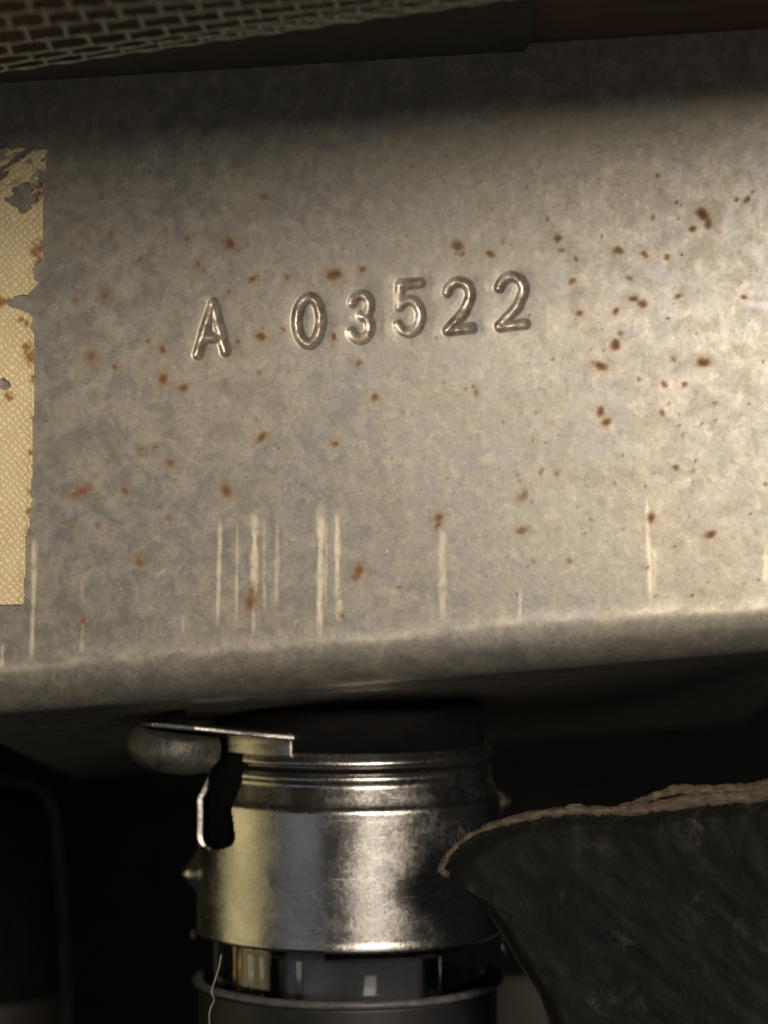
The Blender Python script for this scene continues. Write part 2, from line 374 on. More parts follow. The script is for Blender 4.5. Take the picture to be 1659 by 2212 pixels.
# rust specks: photo position and half size
RUST = [(497,528,12,1),(482,520,6,.7),(405,515,6,.8),(358,500,4,.6),(428,570,6,.7),(305,562,5,.8),(240,505,5,.8),(178,583,4,.5),(163,648,5,.8),(185,676,4,.6),
(228,638,9,.8),(440,585,5,.7),(457,598,4,.6),(495,629,5,.8),(545,603,7,1),(557,598,4,.6),(620,600,6,.7),(718,594,13,1),(732,592,9,.6),(782,582,7,.9),(565,727,9,1),(515,738,6,.8),
(612,712,5,.7),(722,728,7,.9),(320,737,5,.8),(351,755,8,1),(197,768,12,.9),(248,793,6,.9),(352,820,11,1),(396,838,9,1),(487,828,5,.5),(560,805,6,.5),(102,793,5,.8),
(565,945,10,.9),(725,958,7,.9),(305,970,6,.9),(335,966,6,.7),(368,1000,8,.8),(175,1062,12,.9),(192,1052,9,.6),(160,1068,8,.8),(270,1060,7,1),(490,1060,12,.9),(155,1138,6,.7),(212,1135,5,.7),
(365,1120,8,.6),(302,1213,10,1),(540,1300,15,.9),(545,1278,9,.7),(775,1232,12,.9),(768,1245,9,.8),(738,1330,6,.7),(178,1342,8,1),(948,1118,11,.9),(945,1135,7,.8),(863,1268,5,.6),(810,858,8,.8),
(775,785,7,.6),(990,532,11,.8),(1000,548,6,.7),(1060,549,8,1),(1205,515,8,.8),(1213,540,7,.6),(1245,560,5,.6),(1335,540,9,.8),(1393,550,7,.8),(1440,555,6,.6),(1518,462,11,1),
(1530,482,8,.8),(1497,495,7,.8),(1410,470,5,.5),(1612,432,7,.6),(1420,380,5,.5),(1237,608,7,.6),(1253,677,7,.8),(1330,672,7,.8),(1370,645,7,.8),(1388,656,9,.8),(1465,640,6,.6),
(1606,642,6,.7),(1330,745,10,1),(1296,790,11,1),(1455,775,6,.4),(1520,783,9,1),(1435,830,6,.7),(1480,830,6,.6),(1430,890,7,.6),(1380,820,5,.5),(1340,720,6,.5),
(1298,890,8,.9),(1310,912,8,.8),(1030,850,7,.5),(1170,1018,6,.4),(1203,1022,6,.4),(1130,1070,10,.45),(1128,1146,9,.6),(1407,1118,8,.9),(1535,1154,9,.9),(1460,1010,6,.6),
(1497,1018,6,.3),(1153,1212,6,.3),(1230,1212,6,.4),(1545,870,5,.4),(1360,600,6,.4),(570,425,7,.6),(300,345,5,.4)]
for k in range(230):
    RUST.append((random.uniform(90, 1659), random.uniform(360, 1330), random.uniform(1.6, 3.8), random.uniform(0.25, 0.7)))
rust = np.zeros(A_.shape); halo = np.zeros(A_.shape)
for k, (px, py, r, s_) in enumerate(RUST):
    a, b = (float(v) for v in on_face(px, py)); rr = r * MM * 1.2
    i0, i1 = np.searchsorted(ga, [a - rr * 3.2, a + rr * 3.2]); j0, j1 = np.searchsorted(gb, [b - rr * 3.2, b + rr * 3.2]) + (len(prof_b) - len(gb))
    if i1 - i0 < 1 or j1 - j0 < 1: continue
    x = A_[i0:i1, j0:j1] - a; y = B_[i0:i1, j0:j1] - b
    n1 = fbm(x / rr * 1.1 + k * 7.3, y / rr * 1.1 + k * 3.1, k, 3) - 0.5
    an = k * 2.4; e = 1.0 + 0.25 * math.sin(k * 5.1)
    xr = x * math.cos(an) + y * math.sin(an); yr = -x * math.sin(an) + y * math.cos(an)
    d = np.hypot(xr * e, yr / e) / rr + n1 * 0.9
    rust[i0:i1, j0:j1] = np.maximum(rust[i0:i1, j0:j1], s_ * sstep(1.30, 0.05, d))
    if r > 4: halo[i0:i1, j0:j1] = np.maximum(halo[i0:i1, j0:j1], 0.8 * s_ * sstep(2.5, 0.5, d + n1))
rust = np.maximum(rust, 0.30 * groove * sstep(0.55, 0.75, fbm(A_ / 1.3, B_ / 1.3, 61, 3)))
# scrape marks running up from the fold: x0, y0, x1, y1, width, strength
SCR = [(477,1118,470,1362,7,.7),(513,1125,511,1352,5,.45),(552,1105,547,1385,11,.95),(570,1118,572,1335,5,.45),(600,1125,597,1315,7,.35),(695,1088,691,1392,11,1),(706,1110,704,1330,4,.4),
       (729,1102,729,1300,9,.8),(735,1290,732,1345,10,.6),(955,1140,958,1345,13,.5),(1125,1268,1123,1352,6,.4),(1397,1070,1407,1312,6,.75),(1412,1180,1413,1300,8,.35),(76,1150,68,1435,8,.95),(178,1335,177,1412,6,.45),
       (6,1390,2,1450,8,.9),(1657,1180,1655,1260,8,.9),(177,1250,178,1330,3,.3),(330,1248,362,1228,5,.35),(395,1330,397,1370,5,.3),(820,1270,870,1285,10,.25)]
scratch = np.zeros(A_.shape)
for k, (x0, y0, x1, y1, wd, s_) in enumerate(SCR):
    (a0, a1), (b0, b1) = on_face([x0, x1], [y0, y1])
    dx, dy = a1 - a0, b1 - b0
    t = ((A_ - a0) * dx + (B_ - b0) * dy) / (dx * dx + dy * dy)
    d = np.abs((A_ - a0) * dy - (B_ - b0) * dx) / math.hypot(dx, dy) + 0.16 * (fbm(A_ / 0.7, B_ / 0.9, k + 90, 3) - 0.5)
    wv_ = 0.55 + 0.75 * fbm(t * 7 + k * 3.7, t * 0 + k, k + 7, 3)
    brk = sstep(0.26, 0.50, fbm(A_ / 1.2 + k, B_ / 1.1, k + 40, 4) + 0.12)
    m_ = (1 - sstep(0.15, 1.1, d / (wd * MM * 0.95 * wv_))) * sstep(-0.02, 0.16, t + 0.12 * (fbm(A_ / 0.5, B_ / 0.9, k, 2) - 0.5)) * (1 - sstep(0.78, 1.02, t)) * (0.35 + 0.65 * brk)
    scratch = np.maximum(scratch, np.minimum(1.0, 1.25 * s_) * m_ * face_m)
dz += 0.008 * scratch * (fbm(A_ / 0.5, B_ / 0.8, 5, 2))
# worn pale line along the fold
scratch = np.maximum(scratch, 0.32 * np.exp(-((L_ - 0.3 + 0.5 * (fbm(A_ / 9, A_ * 0, 8, 2) - 0.5)) / 0.34) ** 2) * sstep(0.35, 0.65, fbm(A_ / 1.5, B_ / 0.8, 15, 3)))
grime = sstep(0.0, 0.35, groove)
# normal direction of the profile
nb_c = np.concatenate([np.full(len(und), -math.cos(TM)), -np.cos(th), -np.ones(len(gb))])       # outward
nb_b = np.concatenate([np.full(len(und), -math.sin(TM)), -np.sin(th), np.zeros(len(gb))])
verts = np.stack([A_, C_ - dz * nb_c, B_ - dz * nb_b], -1).reshape(-1, 3)
faces = grid_faces(nu, nv)
att = dict(rust=rust.ravel(), halo=halo.ravel(), scratch=scratch.ravel(), grime=grime.ravel())
own = np.full(len(faces), -1)
fa = A_.ravel()[faces].mean(1); fb = B_.ravel()[faces].mean(1)
for k, ss in enumerate(segs):
    s_ = np.array(ss); x0, x1 = s_[:, [0, 2]].min() - 0.75, s_[:, [0, 2]].max() + 0.75; y0, y1 = s_[:, [1, 3]].min() - 0.75, s_[:, [1, 3]].max() + 0.75
    own[(fa > x0) & (fa < x1) & (fb > y0) & (fb < y1)] = k
for k in range(-1, len(segs)):
    f = faces[own == k]; idx, inv = np.unique(f, return_inverse=True)
    nm = 'sheet_body' if k < 0 else ('stamped_letter' if CH[k][0] == 'A' else 'stamped_digit')
    o = obj(nm, verts[idx], inv.reshape(f.shape), MAT_STEEL, chassis, True, {n: v[idx] for n, v in att.items()})
    if k >= 0: o['label'] = 'stamped character ' + CH[k][0] + ' in the steel'
# rear of the box so the sheet has a body behind it
vv, ff = box_mesh(float(aL), float(aR), 0.9, 74, float(btop) - 1.0, float(btop) - 0.2)
obj('return_flange', vv, ff, MAT_STEEL, chassis, False)

# ---- chart remnant pasted on the face (part of the chassis)
edge = [(104,316),(102,340),(98,352),(104,362),(97,372),(99,384),(97,405),(96,470),(95,520),(93,560),(86,568),(76,572),(72,585),(76,602),(84,610),(80,622),(66,634),(62,640),(44,640),
        (30,645),(16,652),(24,662),(38,666),(52,672),(62,676),(72,684),(72,700),(68,708),(74,720),(76,735),(78,780),(76,840),(73,930),(72,1010),(68,1060),(72,1078),(70,1100),(64,1112),(67,1130),(62,1150),(56,1165),
        (58,1180),(56,1215),(54,1290),(50,1310)]
ep = np.array(edge, float)
step = 3.2
gx = np.arange(-150, 116, step); gy = np.arange(308, 1318, step)
X, Yp = np.meshgrid(gx, gy, indexing='ij')
xe = np.interp(Yp, ep[:, 1], ep[:, 0]) + 5 * (fbm(X / 7, Yp / 7, 41, 3) - 0.5)
inside = (X < xe) & (Yp > 318 + 9 * (fbm(X / 12, Yp / 9, 43, 2) - 0.5) + np.abs(X - 40) * 0.05) & (Yp < 1308 + 3 * (fbm(X / 6, Yp, 47, 2) - 0.5))
# rubbed through patches near the upper edge
holes = (((X - 48) / 34) ** 2 + ((Yp - 430) / 34) ** 2 + 1.9 * (fbm(X / 12, Yp / 12, 51, 3) - 0.5) < 0.62) | \
        ((fbm(X / 22 + Yp / 30, Yp / 8 + X / 14, 53, 3) > 0.64 + 0.3 * sstep(350, 470, Yp)) & (Yp < 470)) | \
        (((X - 10) / 13) ** 2 + ((Yp - 830) / 12) ** 2 < 0.7 + 1.5 * (fbm(X / 5, Yp / 5, 55, 2) - 0.5))
keep = inside & ~holes
a, b = on_face(X, Yp)
lift = 0.16 + 0.10 * fbm(X / 30, Yp / 30, 57, 2) + 0.10 * np.clip(1 - (xe - X) / 14, 0, 1)
prust = np.zeros(X.shape)
for k, (px, py, r) in enumerate([(84,540,22),(88,562,12),(88,400,16),(80,430,12),(70,770,24),(60,750,14),(72,822,12),(20,855,13),(76,905,8),(70,980,8),(45,690,8),(68,1290,7),(6,652,14),(70,1062,11),(64,1105,10),(62,1150,10),(95,420,9),(70,400,6),(15,838,5),(0,380,10),(60,700,7)]):
    d = np.hypot(X - px, Yp - py) / r + 1.6 * (fbm(X / 7 + k, Yp / 7, 60 + k, 3) - 0.5)
    prust = np.maximum(prust, 0.9 * sstep(1.2, 0.3, d))
wear = 0.75 * sstep(0.52, 0.62, fbm(X / 18 + Yp / 26, Yp / 9, 71, 3)) * sstep(470, 360, Yp)
nx_, ny_ = X.shape
top = np.stack([a, -lift, b], -1).reshape(-1, 3); bot = np.stack([a, -0.07 + 0 * lift, b], -1).reshape(-1, 3)
cell = keep[:-1, :-1] & keep[1:, :-1] & keep[1:, 1:] & keep[:-1, 1:]
F = []
N = nx_ * ny_
for i in range(nx_ - 1):
    for j in range(ny_ - 1):
        if not cell[i, j]: continue
        v0, v1, v2, v3 = i * ny_ + j, (i + 1) * ny_ + j, (i + 1) * ny_ + j + 1, i * ny_ + j + 1
        F.append((v0, v3, v2, v1))
        if i + 1 >= nx_ - 1 or not cell[i + 1, j]: F.append((v1, v2, v2 + N, v1 + N))
        if i == 0 or not cell[i - 1, j]: F.append((v3, v0, v0 + N, v3 + N))
        if j + 1 >= ny_ - 1 or not cell[i, j + 1]: F.append((v2, v3, v3 + N, v2 + N))
        if j == 0 or not cell[i, j - 1]: F.append((v0, v1, v1 + N, v0 + N))
F = np.array(F); idx, inv = np.unique(F, return_inverse=True)
o = obj('chart_label', np.vstack([top, bot])[idx], inv.reshape(F.shape), MAT_PAPER, chassis, True,
        dict(rust=np.tile(prust.ravel(), 2)[idx], wear=np.tile(wear.ravel(), 2)[idx]))
o['label'] = 'torn yellowed woven paper chart with rusty edge'

# ================================================================== CABINET (setting)
CR = math.radians(3.5)
CN = np.array([math.sin(CR), 0, -math.cos(CR)])               # ceiling looks down
CP = P(0, 176, 4.0)                                            # a point of the ceiling
def on_ceiling(px, py, drop=0.0):
    d = np.array([(px - 829.5) / FPX, 1, (1106 - py) / FPX]); p0 = CP + CN * drop
    return CAMP + d * (((p0 - CAMP) @ CN) / (d @ CN))
vv, ff = box_mesh(-200, 200, -78, 190, 0, 16)
o = obj('cabinet_top', vv, ff, MAT_WOOD, None, False)
o['kind'] = 'structure'; o.rotation_euler = (0, -CR, 0)
zc = CP[2] - math.tan(CR) * CP[0]; o.location = (0, 0, zc * S)
# dark cloth strip fixed between screen and chassis
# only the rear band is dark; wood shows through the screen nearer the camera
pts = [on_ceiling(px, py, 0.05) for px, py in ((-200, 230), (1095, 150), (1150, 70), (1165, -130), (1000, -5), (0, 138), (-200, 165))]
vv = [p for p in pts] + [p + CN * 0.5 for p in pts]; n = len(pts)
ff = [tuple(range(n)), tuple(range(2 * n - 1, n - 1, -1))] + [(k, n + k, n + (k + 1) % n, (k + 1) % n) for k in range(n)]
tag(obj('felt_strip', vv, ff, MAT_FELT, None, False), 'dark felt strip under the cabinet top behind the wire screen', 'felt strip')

vv, ff = box_mesh(-260, 260, 190, 202, -220, 60)
o = obj('cabinet_front_board', vv, ff, MAT_BLACK, None, False); o['kind'] = 'structure'

# ---- wire screen under the cabinet top
screen = thing('wire_screen', 'woven grey wire screen under the brown cabinet top', 'wire screen', on_ceiling(500, 60, 1.0))
so = on_ceiling(500, 60, 1.0)
rows = [(y0, y0 - 1500 * sl) for y0, sl in [(-112, .045), (-75, .050), (-38, .055), (-4, .062), (30, .072), (63, .090), (95, .108), (122, .124), (139, .136), (153, .144)]]
LINKX = 44.0
def row_pt(k, x, lift=0.0):
    y0, y1 = rows[k]; ph = k * math.pi
    yy = y0 + (y1 - y0) * x / 1500 + 1.5 * math.sin(x / LINKX * math.pi + ph) + 2.0 * (vnoise(x / 60, k * 3.3, 5) - 0.5)
    return on_ceiling(x, yy, 1.0 + lift + 0.20 * math.sin(x / LINKX * math.pi + ph + 0.6))
wr = 0.135
for k in range(len(rows)):
    xs = np.arange(-160, 1500, 7.0)
    v_, f_ = tube([row_pt(k, x) - so for x in xs], wr, 6)
    obj('screen_wire', v_, f_, MAT_WIRE, screen)
for k in range(len(rows) - 1):
    x = -150 + (k % 2) * LINKX * 0.9
    while x < 1480:
        a_ = row_pt(k, x - 2, 0.08); b_ = row_pt(k + 1, x + 7 + 5 * vnoise(x, k, 3), 0.12)
        ext = (b_ - a_) * 0.10
        m_ = (a_ + b_) / 2 + CN * 0.15
        v_, f_ = tube(smooth_line([a_ - ext - so, m_ - so, b_ + ext - so], 6), wr * 1.02, 6)
        obj('screen_link', v_, f_, MAT_WIRE, screen)
        x += LINKX * (1.75 + 0.3 * vnoise(x / 31, k * 1.7, 8))

# ================================================================== TUBE SOCKET WITH BAYONET COLLAR
DC = 24.0                                  # depth of the tube axis
KC = (DIST + DC) / FPX                     # mm per photo pixel there
tc = P(755, 2060, DC)
KZ = (DIST + DC - 325 * KC) / FPX          # mm per photo pixel at the front of the collar
def zpx(py): return (1106 - py) * KZ - tc[2]   # height of a photo row on the collar front
def under_z(x, y):                         # height of the chassis underside above x, y (world, mm)
    p = O + W * (R - R * math.cos(TM)) - V * R * math.sin(TM); n = -W * math.cos(TM) - V * math.sin(TM)
    return p[2] - ((x - p[0]) * n[0] + (y - p[1]) * n[1]) / n[2]
socket = thing('tube_socket', 'shiny nickel bayonet tube socket under the chassis', 'tube socket', tc)
r0 = 325 * KC
prof = [(1632, 296), (1640, 301), (1650, 307), (1657, 307), (1664, 301), (1670, 299), (1675, 301), (1683, 307), (1690, 308), (1697, 305), (1704, 304), (1720, 310), (1738, 317), (1746, 321), (1752, 326), (1760, 328),
        (1772, 328), (1850, 328), (1930, 328), (2010, 328), (2036, 328), (2046, 329), (2054, 329.5), (2059, 328), (2062, 325)]
pp = smooth_line([(p[1], p[0]) for p in prof], 130)
seg = 600
ang = np.linspace(-math.pi, math.pi, seg, endpoint=False)
AN, ZI = np.meshgrid(ang, np.arange(len(pp)), indexing='ij')
PR = pp[ZI, 0] * KC; PY = pp[ZI, 1]
PR = PR + 0.05 * (fbm(np.sin(AN) * 2 + 9, np.cos(AN) * 2 + PY / 60, 6, 2) - 0.5)
outer = np.stack([PR * np.sin(AN), -PR * np.cos(AN), zpx(PY)], -1); PR2 = PR - 0.32
inner = np.stack([PR2 * np.sin(AN), -PR2 * np.cos(AN), zpx(PY)], -1)
deg = np.degrees(AN)
# bayonet slot, open at the top, rounded below, edge waving like the bent sheet
cl = -64.0 - 1.2 * np.sin((PY - 1690) / 150 * 2 * math.pi)
hw = 17.0 + 0.7 * np.sin((PY - 1660) / 160 * 2 * math.pi)
hw = hw * np.sqrt(np.clip(1 - (np.clip(PY - 1822, 0, None) / 34) ** 2.6, 0, 1))
slot = (np.abs(deg - cl) < hw) & (PY < 1856)
slot2 = (np.abs(deg - 118.5) < 15) & (PY < 1815)
# upper rim cut away except for the ears
earcut = (PY < 1636)
gone = slot | slot2
def shell(keepm):
    F = []; nv_ = len(pp); N_ = seg * nv_
    k_ = keepm
    for i in range(seg):
        i2 = (i + 1) % seg
        for j in range(nv_ - 1):
            if k_[i, j]: continue
            a_, b_, c_, d_ = i * nv_ + j, i2 * nv_ + j, i2 * nv_ + j + 1, i * nv_ + j + 1
            F.append((a_, d_, c_, b_)); F.append((a_ + N_, b_ + N_, c_ + N_, d_ + N_))
            if k_[i2, j]: F.append((b_, c_, c_ + N_, b_ + N_))
            if k_[(i - 1) % seg, j]: F.append((d_, a_, a_ + N_, d_ + N_))
            if j == 0 or k_[i, j - 1]: F.append((a_, b_, b_ + N_, a_ + N_))
            if j == nv_ - 2 or k_[i, j + 1]: F.append((c_, d_, d_ + N_, c_ + N_))
    F = np.array(F); VV = np.vstack([outer.reshape(-1, 3), inner.reshape(-1, 3)])
    idx, inv = np.unique(F, return_inverse=True); return VV[idx], inv.reshape(F.shape)
v_, f_ = shell(gone)
o = obj('bayonet_collar', v_, f_, MAT_NICKEL, socket)
es = o.modifiers.new('edges', 'EDGE_SPLIT'); es.split_angle = math.radians(50)
# pressed out dimples left and right
def blob(name, px, py, y, rx, ry, rz, mat, parent, org, seed=0, nse=0.15):
    bm = bmesh.new(); bmesh.ops.create_icosphere(bm, subdivisions=3, radius=1)
    c = P(px, py, y) - org
    for v in bm.verts:
        n = v.co.copy(); k = 1 + nse * (vnoise(n.x * 2.3 + seed, n.y * 2.3 + n.z * 1.7, seed) - 0.5) * 2
        v.co = Vector((c[0] + n.x * rx * k, c[1] + n.y * ry * k, c[2] + n.z * rz * k))
    vs = [tuple(v.co) for v in bm.verts]; fs = [tuple(v.index for v in f.verts) for f in bm.faces]; bm.free()
    return obj(name, vs, fs, mat, parent)
# dimple = diamond shaped lance
def lance(px, py, y, sgn, wpx, hpx, parent):
    c = P(px, py, y) - tc; w_, h_ = wpx * KC, hpx * KC
    vs = []; n = 9
    for i in range(n):
        t = i / (n - 1) * 2 - 1
        prof_w = w_ * (1 - abs(t)) ** 0.8
        for j in range(7):
            s_ = j / 6 * math.pi
            vs.append((c[0] + sgn * prof_w * math.sin(s_), c[1] + 1.6 * math.cos(s_) * (1 - 0.6 * abs(t)), c[2] - t * h_ * (0.9 if t > 0 else 1.05)))
    fs = [(i * 7 + j, i * 7 + j + 1, (i + 1) * 7 + j + 1, (i + 1) * 7 + j) for i in range(n - 1) for j in range(6)]
    fs = fs if sgn < 0 else [f[::-1] for f in fs]
    return obj('pressed_lug', vs, fs, MAT_NICKEL if sgn < 0 else MAT_ZINC, parent)
lance(432, 1885, DC, -1, 42, 52, socket); lance(1076, 1732, DC, 1, 30, 24, socket)

v_, f_ = tube([P(1084, 2024, DC - 7) - tc, P(1088, 2045, DC - 7) - tc, P(1090, 2068, DC - 7) - tc], [0.14, 0.27, 0.18], 8); obj('glint_sliver', v_, f_, MAT_NICKEL, socket)  # small bright sliver added to stand in for a glint beside the collar
blob('rivet', 419, 2018, DC - 0.5, 0.32, 0.4, 0.42, MAT_BACKING, socket, tc)
# ear rising from the collar to the saddle plate
def ear(px0, px1, bend, parent):
    vs = []; nx, nz = 22, 14
    a0, a1 = (math.asin(np.clip((p - 755) / 303, -1, 1)) for p in (px0, px1))
    for s_ in (0, 0.45):
        for i in range(nx):
            a = a0 + (a1 - a0) * i / (nx - 1)
            for j in range(nz):
                t = j / (nz - 1); py = 1640 - t * 46
                rr = (303 * KC - s_) + 0.8 * max(0, t - 0.55) ** 1.4 * bend
                aa = a if j < nz else a
                fl = 1 - 0.0 * t
                vs.append((rr * math.sin(aa), -rr * math.cos(aa), zpx(py - 6 * (i / (nx - 1)) * t)))
    N_ = nx * nz; fs = []
    for i in range(nx - 1):
        for j in range(nz - 1):
            a_, b_, c_, d_ = i * nz + j, (i + 1) * nz + j, (i + 1) * nz + j + 1, i * nz + j + 1
            fs += [(a_, b_, c_, d_), (a_ + N_, d_ + N_, c_ + N_, b_ + N_)]
    for i in range(nx - 1): fs += [(i * nz, i * nz + N_, (i + 1) * nz + N_, (i + 1) * nz), (i * nz + nz - 1, (i + 1) * nz + nz - 1, (i + 1) * nz + nz - 1 + N_, i * nz + nz - 1 + N_)]
    for j in range(nz - 1):
        e = (nx - 1) * nz
        fs += [(j, j + 1, j + 1 + N_, j + N_), (e + j, e + j + N_, e + j + 1 + N_, e + j + 1)]
    return obj('ear', vs, fs, MAT_NICKEL, parent)
ear(500, 640, 1.0, socket)
# saddle plate that carries the screw: outline in plan around the axis, tilted like the photo
yf = DC - 325 * KC                                   # front of the collar
pl = [(296, 1574, yf + 2.5), (300, 1571, yf - 0.4), (330, 1571, yf - 2.3), (420, 1579, yf - 2.6), (520, 1590, yf - 1.6), (600, 1597, yf - 0.6), (638, 1600, yf - 0.2), (642, 1598, yf + 1.5), (700, 1592, yf + 9), (520, 1580, yf + 12), (320, 1572, yf + 9)]
t_ = [P(*p) - tc for p in pl]; n = len(t_)
vs = t_ + [p + np.array([0, 0, 0.42]) for p in t_]
fs = [tuple(range(n)), tuple(range(2 * n - 1, n - 1, -1))] + [(k, n + k, n + (k + 1) % n, (k + 1) % n) for k in range(n)]
o = obj('saddle_plate', vs, fs, MAT_NICKEL, socket, False)
bv = o.modifiers.new('bevel', 'BEVEL'); bv.width = 0.00012; bv.segments = 2
# insulating wafer between saddle and chassis
zt = under_z(tc[0], tc[1]) - tc[2]
v_, f_ = lathe([(0.1, zt + 0.6), (r0 * 0.88, zt + 0.6), (r0 * 0.90, zt + 0.4), (r0 * 0.90, zpx(1633)), (r0 * 0.82, zpx(1645)), (0.1, zpx(1645))], 72)
obj('wafer', v_, f_, MAT_BLACK, socket)
v_, f_ = lathe([(298 * KC, zpx(1640)), (299 * KC, zpx(1642)), (306 * KC, zpx(1742)), (306 * KC, zpx(1900)), (299 * KC, zpx(1900)), (297.5 * KC, zpx(1640))], 120)
obj('slot_shade_liner', v_, f_, MAT_BLACK, socket)  # black tube added so the slot looks shaded inside, not a socket part
# screw head
sc0 = P(379, 1580, yf - 0.5); KS = (DIST + yf - 0.5) / FPX
rs = 104 * KS
sp = [(0.05, 0.0), (rs * 0.84, 0.0), (rs * 0.93, -0.2), (rs * 0.985, -0.7), (rs * 1.0, -1.25), (rs * 0.985, -1.7), (rs * 0.90, -2.25), (rs * 0.76, -2.75), (rs * 0.55, -3.05), (rs * 0.3, -3.2), (0.05, -3.25)]
sp = smooth_line(sp, 40)
v_, f_ = lathe(sp, 72)
v_ = np.asarray(v_); an = np.arctan2(v_[:, 0], -v_[:, 1])
v_[:, :2] *= (1 + 0.03 * (fbm(np.sin(an) * 3 + 5, np.cos(an) * 3 + v_[:, 2], 3, 3) - 0.5))[:, None]
rot = Matrix.Rotation(math.radians(9), 3, 'Y') @ Matrix.Rotation(math.radians(5), 3, 'X')
v_ = np.array([tuple(rot @ Vector(p)) for p in v_]) + sc0 - tc
screw = obj('screw', v_, f_, MAT_ZINC, socket)
v_, f_ = tube([sc0 - tc + np.array([0, 0, -0.3]), sc0 - tc + np.array([-0.2, 0.9, 3.2])], 0.9, 20)
obj('shank', v_, f_, MAT_BLACK, screw)

# ================================================================== VACUUM TUBE IN THE SOCKET
tb = P(755, 2500, DC)
tubeE = thing('vacuum_tube', 'clear glass vacuum tube plugged into the nickel socket', 'vacuum tube', tb)
def zt_(py): return (1106 - py) * KZ - tb[2]
rg_ = 296 * KC
v_, f_ = lathe([(0.05, zt_(1700)), (rg_ * 0.7, zt_(1705)), (rg_, zt_(1740)), (rg_, zt_(2380)), (rg_ * 0.8, zt_(2470)), (0.05, zt_(2500)),
                (0.04, zt_(2490)), (rg_ * 0.78, zt_(2462)), (rg_ - 0.8, zt_(2376)), (rg_ - 0.8, zt_(1748)), (rg_ * 0.68, zt_(1716)), (0.04, zt_(1712))], 96)
obj('glass_envelope', v_, f_, MAT_GLASS, tubeE)
# internal plate and rods
vv, ff = box_mesh(-150 * KC, 165 * KC, -2.6, 2.6, zt_(2440), zt_(2092)); o = obj('anode_plate', vv, ff, MAT_PLATE, tubeE, False)
bv = o.modifiers.new('bevel', 'BEVEL'); bv.width = 0.0008; bv.segments = 3
v_, f_ = lathe([(0.05, zt_(2092)), (rg_ * 0.86, zt_(2092)), (rg_ * 0.86, zt_(2084)), (0.05, zt_(2084))], 48); obj('mica_disc', v_, f_, MAT_PHEN, tubeE)
for px, y_, r_, m_ in [(528, -4.5, 0.42, MAT_BRASS), (540, -3.8, 0.22, MAT_BRASS), (556, -5.5, 0.25, MAT_ROD), (578, -6.0, 0.2, MAT_ROD), (655, -6.8, 0.3, MAT_ROD), (945, -4.6, 0.13, MAT_ROD)]:
    x_ = (px - 755) * KC
    v_, f_ = tube([(x_, y_, zt_(1850)), (x_, y_, zt_(2420))], r_, 10); obj('lead_rod', v_, f_, m_, tubeE)

# black sleeve gripping the tube below the collar
sl0 = P(752, 2560, DC)
sleeve = thing('tube_sleeve', 'black rubber sleeve with grey worn rim around the glass tube', 'sleeve', sl0)
def zs(py): return (1106 - py) * KZ - sl0[2]
rsl = 322 * KC
v_, f_ = lathe(smooth_line([(rsl - 1.0, zs(2560)), (rsl, zs(2558)), (rsl + 0.05, zs(2400)), (rsl, zs(2250)), (rsl, zs(2180))], 40).tolist() + [(rsl - 0.8, zs(2179)), (rg_ + 0.05, zs(2182)), (rg_ + 0.05, zs(2560)), (rsl - 1.0, zs(2560))], 110)
obj('sleeve_body', v_, f_, MAT_RUBBER, sleeve)
an = np.linspace(0, 2 * math.pi, 140, endpoint=False)
rr = rsl + 0.10
ring = np.stack([rr * np.sin(an), -rr * np.cos(an), zs(2172) + 0.12 * (fbm(np.sin(an) * 3 + 4, np.cos(an) * 3 + 4, 8, 3) - 0.5)], -1)
V_ = []; 
for k in range(140):
    rdir = np.array([math.sin(an[k]), -math.cos(an[k]), 0])
    for s_ in range(10):
        q_ = 2 * math.pi * s_ / 10; V_.append(ring[k] + rdir * 0.42 * math.cos(q_) + np.array([0, 0, 0.34 * math.sin(q_)]))
obj('rim', np.array(V_), grid_faces(140, 10)[:0].tolist() + [((k) * 10 + s_, ((k + 1) % 140) * 10 + s_, ((k + 1) % 140) * 10 + (s_ + 1) % 10, k * 10 + (s_ + 1) % 10) for k in range(140) for s_ in range(10)], MAT_RIM, sleeve)
# stray fibre clinging to the sleeve
fy = DC - 300 * KC
fp = smooth_line([P(478, 2062, fy - 0.2), P(472, 2092, fy - 0.9), P(460, 2130, fy - 0.9), P(457, 2145, fy - 1.0), P(462, 2160, fy - 0.5), P(452, 2190, fy - 0.2), P(455, 2240, fy - 0.1)], 60)
v_, f_ = tube(fp - fp[-1], 0.04, 6)
o = obj('stray_fibre', v_, f_, MAT_FIBRE); o.location = Vector(fp[-1]) * S; tag(o, 'thin pale stray fibre hanging over the black sleeve rim', 'fibre')

# ================================================================== NEIGHBOUR TUBE, far left
DL = 110.0; KL = (DIST + DL) / FPX
lb = P(-95, 2520, DL)
lt = thing('vacuum_tube', 'dark smoked tube with rounded shoulder beyond the shiny socket', 'vacuum tube', lb)
def zl(py): return (2520 - py) * KL
pl = smooth_line([(40, 1662), (120, 1668), (180, 1684), (215, 1715), (228, 1770), (236, 1880), (242, 2020), (246, 2200), (246, 2450), (200, 2500), (2, 2520)], 60)
v_, f_ = lathe([(2 * KL, zl(1662))] + [(p[0] * KL, zl(p[1])) for p in pl], 90)
obj('smoked_envelope', v_, f_, MAT_SMOKE, lt)
v_, f_ = lathe([(20 * KL, zl(1560)), (60 * KL, zl(1560)), (62 * KL, zl(1668)), (20 * KL, zl(1668))], 48)
obj('base_stem', v_, f_, MAT_PHEN, lt)
v_, f_ = lathe([(247.5 * KL, zl(2440)), (248.5 * KL, zl(2436)), (248.5 * KL, zl(2140)), (247.5 * KL, zl(2136)), (246 * KL, zl(2136))], 90)
obj('tan_band', v_, f_, MAT_DULLBROWN, lt)

